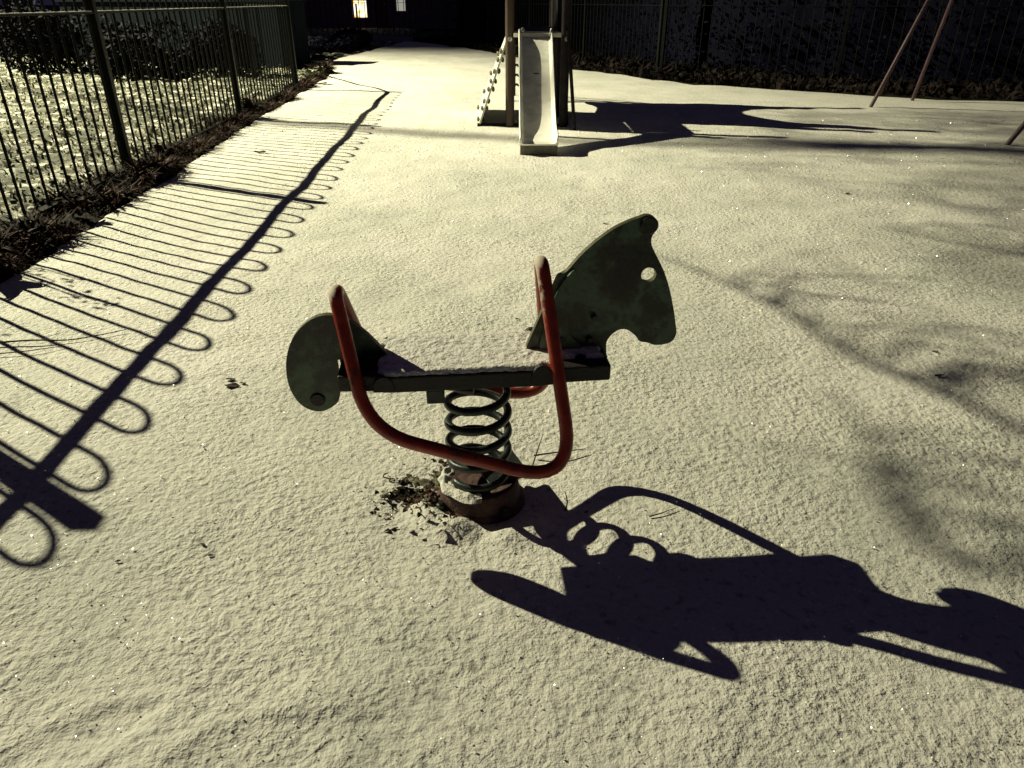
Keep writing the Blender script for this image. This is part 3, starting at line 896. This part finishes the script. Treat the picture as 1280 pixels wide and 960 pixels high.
# climbing wall leaning on the left post, seen on edge
def wall_xy(s, v):      # s: 0 bottom..1 top, v: 0 near .. 1 far
    return (-.335 + .29 * s) * (1 + .17 * v), 7.54 + 1.3 * v, .80 * s
q0, q1, q2, q3 = wall_xy(0, 0), wall_xy(0, 1), wall_xy(1, 1), wall_xy(1, 0)
vs = [T(*q) for q in (q0, q1, q2, q3)] + [T(q[0] + .018, q[1], q[2]) for q in (q0, q1, q2, q3)]
cw = mesh_obj("climbing_wall", vs, [(0, 1, 2, 3), (7, 6, 5, 4), (0, 4, 5, 1), (1, 5, 6, 2), (2, 6, 7, 3), (3, 7, 4, 0)], PALEB, tw)
rng = random.Random(4)
hold0 = None
for k, s in enumerate((.06, .20, .27, .42, .5, .62, .74, .84)):
    for v in ((.05,) if k % 2 else (.12, .8)):
        for side in (-1, 1):
            if hold0 is None:
                m = MB(); m.lathe([(.004, -.014), (.020, -.011), (.027, 0), (.021, .011), (.006, .016)], n=10); hold0 = m.build("hand_hold", HOLDM, cw); hh = hold0
            else: hh = hold0.copy(); lk(hh, cw)
            q = wall_xy(s, v); hh.location = T(q[0] + .009 + side * .022, q[1], q[2]); hh.rotation_euler = (0, R(90 * side + rng.uniform(-15, 15)), 0)
# ladder on the far side, with curled rungs showing between post and chute
for x in (.03, .46):
    m = MB(); m.tube([T(x, 10.15, 0), T(x, 9.66, .80), T(x, 9.62, 1.3)], .016, n=8); m.build("ladder_rail", TOWERP, tw)
for k in range(6):
    z = .12 + .12 * k; yy = 10.15 - .49 * z / .8
    m = MB(); m.tube(catmull([T(.03, yy, z), T(.06, yy - .03, z + .03), T(.12, yy, z + .005), T(.46, yy, z)], 5), .013, n=8); m.build("ladder_rung", TOWERP, tw)
for (x0, x1, y0) in ((.60, .515, 7.3), (.545, .50, 7.6)):
    m = MB(); m.tube([T(x0, y0, -.02), T(x1, y0 + .1, .85)], .017, n=8); m.build("stay", TOWERP, tw)
m = MB(); m.box(T(.40, 7.52, .40), (.06, .03, .76)); m.build("front_board", TOWERP, tw)
m = MB(); m.tube([T(-.34, 7.56, .0), T(.50, 7.5, .0)], .03, n=10); m.build("ground_beam", TOWERP, tw)

# ------------------------------------------------------------------ swing frame
sw = empty("swing_frame", (5.1, 7.8, 0))
tag(sw, "tall swing frame with thin splayed purple-red legs behind the snow at right", "swing")
def S(x, y, z): return (x - 5.1, y - 7.8, z)
ap1, ap2 = (4.97, 8.85, 2.55), (5.45, 6.2, 2.55)
for f_, a_ in (((4.13, 8.95, -.05), ap1), ((4.98, 9.68, -.05), ap1), ((4.20, 6.46, -.05), ap2), ((6.2, 6.9, -.05), ap2)):
    m = MB(); m.tube([S(*f_), S(*a_)], .021, n=12); m.build("leg", SWINGM, sw)
m = MB(); m.tube([S(ap1[0] - .03, ap1[1] + .15, 2.56), S(ap2[0] + .03, ap2[1] - .15, 2.56)], .03, n=12); m.build("crossbar", SWINGM, sw)
for t in (.3, .7):
    c = Vector(ap1).lerp(Vector(ap2), t)
    for dx in (-.2, .2):
        m = MB(); m.tube([S(c.x - .09 * dx, c.y + dx, 2.54), S(c.x - .09 * dx, c.y + dx, 1.75)], .006, n=5); m.build("chain", STEELD, sw)

# ------------------------------------------------------------------ dark panelled enclosure behind the left railings
P0_, P1_ = Vector((-9.15, 16.6, -.1)), Vector((-4.3, 15.0, -.1))
d = (P1_ - P0_).normalized(); L_ = (P1_ - P0_).length; back = Vector((-d.y, d.x, 0)) * 1
en = empty("panel_enclosure", P0_, math.atan2(d.y, d.x))
tag(en, "low dark teal panelled enclosure behind the left railings", "enclosure")
H_ = 1.17; D_ = .9
npn = 12; pw = L_ / npn; p0 = None
for k in range(npn):
    if p0 is None:
        m = MB(); m.box((0, 0, H_ / 2), (pw - .014, .04, H_)); p0 = m.build("panel", TEAL, en, smooth=False, bevel=.006); q = p0
    else: q = p0.copy(); lk(q, en)
    q.location = (pw * (k + .5), 0, 0)
for k in range(2):
    q = p0.copy(); lk(q, en); q.location = (L_ + .01, pw * .5 + .02 + k * (pw), 0); q.rotation_euler = (0, 0, R(90))
m = MB(); m.box((L_ / 2, .035 + D_ / 2, H_ / 2), (L_ - .06, D_, H_ - .03)); m.build("inner_frame", TEAL, en, smooth=False)
m = MB(); m.box((L_ / 2, D_ / 2, H_ + .015), (L_ + .08, D_ + .12, .03)); m.build("lid", TEAL, en, smooth=False, bevel=.005)

# leafy masses
def bush(name, loc, size, n, label, cat, seed, mat=HEDGE, leafs=(.02, .055), stems=True, density_shell=.55):
    rng = random.Random(seed)
    root = empty(name, loc)
    tag(root, label, cat)
    V = []; F = []
    lobes = [(Vector((rng.uniform(-.55, .55), rng.uniform(-.55, .55), rng.uniform(.25, .75))), rng.uniform(.28, .5)) for _ in range(9)]
    for _ in range(n):
        c, r = rng.choice(lobes)
        v = Vector((rng.gauss(0, 1), rng.gauss(0, 1), rng.gauss(0, 1))).normalized() * r * rng.uniform(density_shell, 1) ** .5
        p = c + v
        if p.z < 0.0: p.z = abs(p.z) * .5
        p = Vector((p.x * size[0], p.y * size[1], p.z * size[2]))
        s = rng.uniform(*leafs)
        a = Vector((rng.gauss(0, 1), rng.gauss(0, 1), rng.gauss(0, 1))).normalized(); b = a.orthogonal().normalized()
        k = len(V); V += [p - a * s, p + b * s * .5, p + a * s, p - b * s * .5]; F.append((k, k + 1, k + 2, k + 3))
    mesh_obj("foliage", V, F, mat, root)
    if stems:
        for i in range(5):
            c, r = lobes[i]
            m = MB(); m.tube(catmull([(c.x * size[0] * .1, c.y * size[1] * .1, -.1), (c.x * size[0] * .5, c.y * size[1] * .5, c.z * size[2] * .5), (c.x * size[0], c.y * size[1], c.z * size[2] + r * size[2] * .5)], 3), [.02, .019, .018, .016, .012, .01, .006], n=6)
            m.build("stem", TWIG, root)
    return root
BUSHM = leaf_mat("bush_leaves", [(.40, (.003, .003, .006)), (.62, (.006, .006, .009)), (.73, (.014, .014, .016)), (.78, (.4, .4, .38))], 12)
bush("bush", (-7.6, 14.2, -.1), (1.5, .7, 1.15), 6500, "dark bush with frosted leaf tips in front of the enclosure behind the thick railing post", "bush", 31, BUSHM)
bush("bush", (-6.0, 13.2, -.1), (1.0, .6, .8), 4200, "smaller dark bush right of the frosted one behind the railings", "bush", 32, BUSHM)
bush("bush", (-4.9, 13.3, -.1), (.9, .5, .85), 3800, "dark bush at the right foot of the teal enclosure", "bush", 33, BUSHM)
bush("low_shrub", (-4.75, 17.4, -.1), (.75, 2.2, .42), 5000, "low black shrub row just behind the right end of the teal enclosure", "shrub", 34, leafs=(.04, .09))
bush("low_shrub", (-4.5, 21.4, -.1), (.75, 2.4, .45), 5000, "low black shrub row farther back, below the lit house window", "shrub", 35, leafs=(.04, .09))

# hedges beyond the far railings
def hedge(pa, pb, wid, hei, n, label, seed, name="hedge"):
    rng = random.Random(seed)
    pa, pb = Vector(pa), Vector(pb); d = pb - pa; L = d.length; ang = math.atan2(d.y, d.x)
    root = empty(name, pa, ang); tag(root, label, "hedge")
    V = []; F = []; nx = int(L / .25); prof = [(-.5, 0), (-.55, .3), (-.5, .7), (-.35, .95), (0, 1), (.35, .95), (.5, .7), (.55, .3), (.5, 0)]
    for i in range(nx + 1):
        x = L * i / nx
        for k, (w, h) in enumerate(prof):
            b_ = .93 + .18 * noise.noise(Vector((x * 1.1 + seed, k * .8, 0)))
            V.append((x, w * wid * b_, h * hei * b_ - .1))
    for i in range(nx):
        for k in range(8):
            q = i * 9 + k; F.append((q, q + 1, q + 10, q + 9))
    mesh_obj("core", V, F, HEDGE, root, smooth=True)
    V = []; F = []
    for _ in range(n):
        x = rng.uniform(-.2, L + .2); t = rng.uniform(0, 8); k = min(int(t), 7); t -= k
        w = prof[k][0] * (1 - t) + prof[k + 1][0] * t; h = prof[k][1] * (1 - t) + prof[k + 1][1] * t
        b_ = 1 + .18 * noise.noise(Vector((x * 1.1 + seed, (k + t) * .8, 0))) + rng.uniform(-.06, .22)
        p = Vector((x, w * wid * b_, h * hei * b_ - .1)); s = rng.uniform(.025, .06)
        a = Vector((rng.gauss(0, 1), rng.gauss(0, 1), rng.gauss(0, 1))).normalized(); b = a.orthogonal().normalized()
        q = len(V); V += [p - a * s, p + b * s * .5, p + a * s, p - b * s * .5]; F.append((q, q + 1, q + 2, q + 3))
    mesh_obj("foliage", V, F, HEDGE, root)
    return root
hedge((4.0, 15.2, 0), (15.5, 9.0, 0), 2.2, 2.4, 14000, "tall dark hedge behind the far railings and the swing", 41)
hedge((1.6, 22.2, 0), (4.3, 15.6, 0), 1.8, 2.2, 7000, "tall dark hedge behind the slide tower", 42)
hedge((-1.2, 29.0, 0), (1.4, 22.6, 0), 1.6, 2.0, 5000, "dark hedge left of the slide, farthest back", 43)

# ------------------------------------------------------------------ pavement, far railings and house in the back left
o = sheet("pavement", -16, 4, 27.6, 30.2, 20, 4, lambda x, y: -.10, PAVE)
V = []; F = []
for i in range(41):
    x = -6.2 + 3.6 * i / 40
    for k, (dy, h) in enumerate(((0, -.12), (.15, .03), (.35, .07), (.6, .03), (.8, -.12))):
        V.append((x, 25.6 + dy + .15 * noise.noise(Vector((x * 2, k, 0))), h + .03 * noise.noise(Vector((x * 3, k, 4)))))
for i in range(40):
    for k in range(4):
        q = i * 5 + k; F.append((q, q + 5, q + 6, q + 1))
tag(mesh_obj("snow_bank", V, F, PAVE, smooth=True), kind="structure")
run_fence("distant railings along the pavement in front of the house", Vector((-2.2, 27.3, 0)), Vector((-1, .02, 0)), 3, 3.0, 8, rad=.012, post_h=1.0, frost=False)
hs = empty("house", (-8, 38, -.1))
tag(hs, "dark house in the back left with one warm lit window and a dull red door", "house")
m = MB()
# wall with openings, built from piers and spandrels; x relative to house
ops = [(.62 - .0, 1.32, .45, 1.75), (1.66, 2.22, .05, 2.1), (2.62, 3.12, .72, 1.75)]
xs_ = [-5.0]
for (a, b, z0, z1) in ops:
    m.box(((xs_[-1] + a) / 2, 0, 2.7), (a - xs_[-1], .3, 5.4))
    if z0 > .1: m.box(((a + b) / 2, 0, z0 / 2), (b - a, .3, z0))
    m.box(((a + b) / 2, 0, (z1 + 5.4) / 2), (b - a, .3, 5.4 - z1))
    xs_.append(b)
m.box(((xs_[-1] + 7) / 2, 0, 2.7), (7 - xs_[-1], .3, 5.4))
m.box((1.0, 3.5, 2.7), (11.9, 6.6, 5.38))
m.build("wall", BRICK, hs, smooth=False)
m = MB(); m.add([(-5.4, -.5, 5.4), (7.4, -.5, 5.4), (7.4, 7.3, 5.4), (-5.4, 7.3, 5.4), (-5.4, 3.4, 8), (7.4, 3.4, 8)], [(0, 1, 5, 4), (2, 3, 4, 5), (0, 4, 3), (1, 2, 5), (3, 2, 1, 0)]); m.build("roof", ROOFM, hs, smooth=False)
for i, (a, b, z0, z1) in enumerate(ops):
    if i == 1:
        m = MB(); m.box(((a + b) / 2, -.02, (z0 + z1) / 2), (b - a, .06, z1 - z0)); dd = m.build("door", DOORM, hs, smooth=False)
        m = MB(); m.box((b - .1, -.07, 1.05), (.03, .04, .12)); m.build("handle", GALV, dd)
        continue
    m = MB()
    m.box(((a + b) / 2, -.06, z0 + .025), (b - a, .06, .05)); m.box(((a + b) / 2, -.06, z1 - .025), (b - a, .06, .05))
    m.box((a + .025, -.06, (z0 + z1) / 2), (.05, .06, z1 - z0 - .1)); m.box((b - .025, -.06, (z0 + z1) / 2), (.05, .06, z1 - z0 - .1))
    m.box(((a + b) / 2, -.061, (z0 + z1) / 2 + .1), (b - a - .1, .05, .03))
    w_ = m.build("window", WHITEP, hs, smooth=False)
    m = MB(); m.box(((a + b) / 2, -.035, (z0 + z1) / 2), (b - a - .1, .01, z1 - z0 - .1)); m.build("pane", WARMGLASS if i == 0 else PALEGLASS, w_, smooth=False)

# ------------------------------------------------------------------ overhead cable and bare tree beside the playground, outside the frame
def to_lamp(gx, gy, z):       # the point at height z on the line from a ground point to the lamp
    g = Vector((gx, gy, 0)); return g + (LAMP - g) * (z / LAMP.z)
def ground_px(x, y):
    p = R(27.777); f = 910.54
    r = Vector((0, math.cos(p), -math.sin(p))) + Vector((1, 0, 0)) * ((x - 640) / f) + Vector((0, -math.sin(p), -math.cos(p))) * ((y - 480) / f)
    t = -1.1 / r.z; return (r.x * t, r.y * t)
cab = empty("overhead_cable", (-13.0, 11.0, 9.0))
tag(cab, "thick overhead cable strung high above the left bank and the playground", "cable")
P = [to_lamp(*ground_px(x, y), 9.3) - Vector(cab.location) for x, y in ((-330, 62), (0, 104), (180, 130), (335, 151), (640, 173), (1000, 184), (1280, 190), (1700, 205), (2200, 235))]
P = [Vector((-30, 12, 1.2)), Vector((-12, 8.5, .8))] + P + [Vector((30, -8, .6)), Vector((45, -12, 1.0))]
m = MB(); m.tube(catmull(P, 6), .036, n=8); m.build("wire", CONC, cab)
for k in (0, -1):
    q = P[k]; m = MB(); m.tube([(q.x, q.y, -9.2), (q.x, q.y, q.z + .4)], .07, n=10); m.build("pole", TWIG, cab)

tree = empty("bare_tree", (-5.2, -1.2, -.1))
tag(tree, "bare winter tree beyond the left railings beside the camera", "tree")
def TR(v): return Vector(v) - Vector(tree.location)
tp_ = catmull([TR(p) for p in ((-5.2, -1.2, -.1), (-5.15, -1.15, 1.2), (-5.0, -1.0, 2.6), (-4.9, -.7, 4.0), (-4.8, -.4, 5.4))], 5)
m = MB(); N_ = len(tp_); m.tube(tp_, [.13 - .07 * (i / (N_ - 1)) for i in range(N_)], n=12); m.build("trunk", BARK, tree)
def limb(pix, z0, z1, r0, r1, root_t=None, wig=.0):
    pts = [TR(to_lamp(*ground_px(*q), z0 + (z1 - z0) * i / (len(pix) - 1))) for i, q in enumerate(pix)]
    if root_t is not None:
        s_ = tp_[int(root_t * (N_ - 1))]
        pts = [s_, s_.lerp(pts[0], .35) + Vector((.1, 0, .25)), s_.lerp(pts[0], .7) + Vector((0, 0, .2))] + pts
    c = catmull(pts, 5); n = len(c)
    m = MB(); m.tube(c, [r0 + (r1 - r0) * (i / (n - 1)) for i in range(n)], n=7)
    m.build("limb", BARK, tree)
limb([(1560, 690), (1400, 596), (1290, 545), (1230, 515), (1150, 480), (1060, 440), (975, 385), (900, 350), (830, 320)], 4.4, 3.6, .026, .005, .7)
for px, z0, r in (([(1060, 440), (1100, 436), (1180, 427)], 3.9, .005), ([(975, 385), (1000, 366), (1040, 372), (1105, 379)], 3.7, .006),
                  ([(960, 378), (985, 350), (1060, 342), (1175, 347)], 3.7, .008), ([(1010, 405), (1050, 392), (1165, 398)], 3.8, .005),
                  ([(915, 352), (945, 338), (1015, 333)], 3.6, .004), ([(1150, 480), (1190, 468), (1330, 450)], 4.0, .007),
                  ([(870, 335), (940, 352), (1000, 362)], 3.6, .003), ([(1190, 498), (1225, 470), (1310, 478)], 4.0, .008), ([(1100, 458), (1140, 470), (1260, 486)], 3.9, .004)):
    limb(px, z0, z0 - .1, r, r * .5)
limb([(1620, 800), (1400, 730), (1290, 705), (1210, 712), (1150, 665), (1110, 615), (1092, 570), (1080, 535), (1052, 500), (1030, 485)], 4.4, 3.4, .017, .003, .55)
for px, z0, r in (([(1100, 590), (1040, 572), (950, 558)], 3.7, .005), ([(1107, 600), (1170, 593), (1255, 604)], 3.7, .007),
                  ([(1100, 556), (1170, 558), (1290, 578)], 3.6, .004), ([(1290, 705), (1270, 680), (1350, 640)], 4.0, .007), ([(1150, 665), (1200, 655), (1300, 668)], 3.8, .004)):
    limb(px, z0, z0 - .1, r, r * .5)
limb([(1660, 420), (1450, 350), (1330, 328), (1240, 312), (1170, 300), (1100, 285)], 5.2, 4.5, .019, .005, .9)
for px, z0, r in (([(1240, 312), (1180, 326), (1120, 322)], 4.7, .007), ([(1330, 328), (1290, 290), (1210, 282)], 4.8, .009), ([(1400, 335), (1320, 360), (1230, 352)], 4.8, .010), ([(1290, 318), (1320, 300), (1380, 290)], 4.8, .012)):
    limb(px, z0, z0 - .1, r, r * .5)
limb([(1700, 300), (1450, 268), (1300, 262), (1200, 258), (1150, 246)], 5.6, 4.9, .020, .005, 1.0)
limb([(1500, 1010), (1250, 1090), (1000, 1050), (850, 1075)], 4.0, 3.6, .016, .006, .45)

rng = random.Random(12)
main = [(1230, 515), (1150, 480), (1060, 440), (975, 385), (900, 350)]
main2 = [(1210, 712), (1150, 665), (1110, 615), (1092, 570), (1080, 540)]
main3 = [(1330, 328), (1240, 312), (1170, 300), (1100, 285)]
for mn_, z_, nn, up in ((main, 3.7, 15, -.05), (main2, 3.6, 9, .02), (main3, 4.5, 8, .06)):
    for k in range(nn):
        t = (k + rng.random() * .6) / nn * (len(mn_) - 1.001); i_ = int(t); q = t - i_
        x0 = mn_[i_][0] * (1 - q) + mn_[i_ + 1][0] * q; y0 = mn_[i_][1] * (1 - q) + mn_[i_ + 1][1] * q
        L_px = rng.uniform(90, 260); sl = up + rng.uniform(-.10, .10)
        pts_ = [(x0, y0), (x0 + L_px * .15, y0 + L_px * (sl - .12)), (x0 + L_px * .55, y0 + L_px * (sl * .8 - .10)), (x0 + L_px, y0 + L_px * (sl - .02))]
        r_ = rng.uniform(.0035, .0075)
        limb(pts_, z_, z_ - .1, r_, r_ * .5)
        if rng.random() < .5:
            mp = pts_[2]; limb([pts_[1], (mp[0], mp[1] + rng.uniform(-28, 20)), (mp[0] + L_px * .3, mp[1] + rng.uniform(-36, 26))], z_, z_ - .1, r_ * .7, r_ * .35)
# loose unseen twigs added to dim the playground, thickest over its right side
rng = random.Random(90)
V = []; F = []
cnt = 0
while cnt < 2700:
    gx, gy = rng.uniform(.4, 9.5), rng.uniform(-.5, 8.6)
    dens = min(1, max(0, (gx - .5 - .16 * gy) / 3.2)) * (.55 + .75 * max(0, noise.noise(Vector((gx * .9, gy * .9, 4))) + .35))
    if rng.random() > dens: continue
    z = rng.uniform(5.6, 7.6)
    c = TR(to_lamp(gx, gy, z))
    a = Vector((rng.gauss(0, 1), rng.gauss(0, 1), rng.gauss(0, .6))).normalized() * rng.uniform(.12, .34)
    b = a.orthogonal().normalized(); d_ = a.cross(b).normalized(); r = rng.uniform(.003, .0065)
    i0 = len(V)
    for e, rr in ((-a, r), (a, r * .5)):
        V += [c + e + b * rr, c + e - b * rr * .5 + d_ * rr * .87, c + e - b * rr * .5 - d_ * rr * .87]
    F += [(i0, i0 + 1, i0 + 4, i0 + 3), (i0 + 1, i0 + 2, i0 + 5, i0 + 4), (i0 + 2, i0, i0 + 3, i0 + 5)]
    cnt += 1
o = mesh_obj("shade_twigs", V, F, BARK, tree); o["kind"] = "stuff"

# a leafless shrub standing behind the railings just left of the frame
sh_ = empty("bare_shrub", (-4.1, 4.3, -.05))
tag(sh_, "thin leggy shrub with a few dead leaves behind the railings at the left edge", "shrub")
rng = random.Random(77)
V = []; F = []
for (pix, z) in (((48, 338), .95), ((100, 350), .95), ((70, 352), .9), ((100, 372), .85), ((128, 377), .85), ((20, 352), 1.0), ((-20, 340), 1.0), ((112, 298), .95), ((-30, 420), 1.1)):
    q = to_lamp(*ground_px(*pix), z) - Vector(sh_.location)
    m = MB(); m.tube(catmull([(rng.uniform(-.05, .05), rng.uniform(-.05, .05), 0), q * .5 + Vector((rng.uniform(-.05, .05), rng.uniform(-.05, .05), .1)), q], 4), [.008 - .0006 * k for k in range(9)], n=5); m.build("stem", TWIG, sh_)
    for k in range(16):
        p = q + Vector((rng.gauss(0, .035), rng.gauss(0, .035), rng.gauss(0, .02)))
        s_ = rng.uniform(.008, .02); a = Vector((rng.gauss(0, 1), rng.gauss(0, 1), rng.gauss(0, 1))).normalized(); b = a.orthogonal().normalized()
        i0 = len(V); V += [p - a * s_, p + b * s_ * .5, p + a * s_, p - b * s_ * .5]; F.append((i0, i0 + 1, i0 + 2, i0 + 3))
mesh_obj("foliage", V, F, WEED, sh_)

for nm, grp in (("dead_leaf", "dead leaves scattered on the snow"), ("fallen_twig", "twigs lying on the snow"), ("weed_plant", "leafy weeds along the foot of the left railings"), ("hedge", "dark hedges beyond the far railings"), ("bow_top_railings", "bow-topped railings round the playground"), ("bush", "bushes behind the left railings"), ("low_shrub", "low shrubs behind the enclosure")):
    for o in scene.objects:
        if o.parent is None and o.name.split(".")[0] == nm: o["group"] = grp

bpy.context.view_layer.update()
print("objects", len(bpy.data.objects), "tris approx", sum(len(o.data.polygons) for o in bpy.data.objects if o.type == 'MESH'))
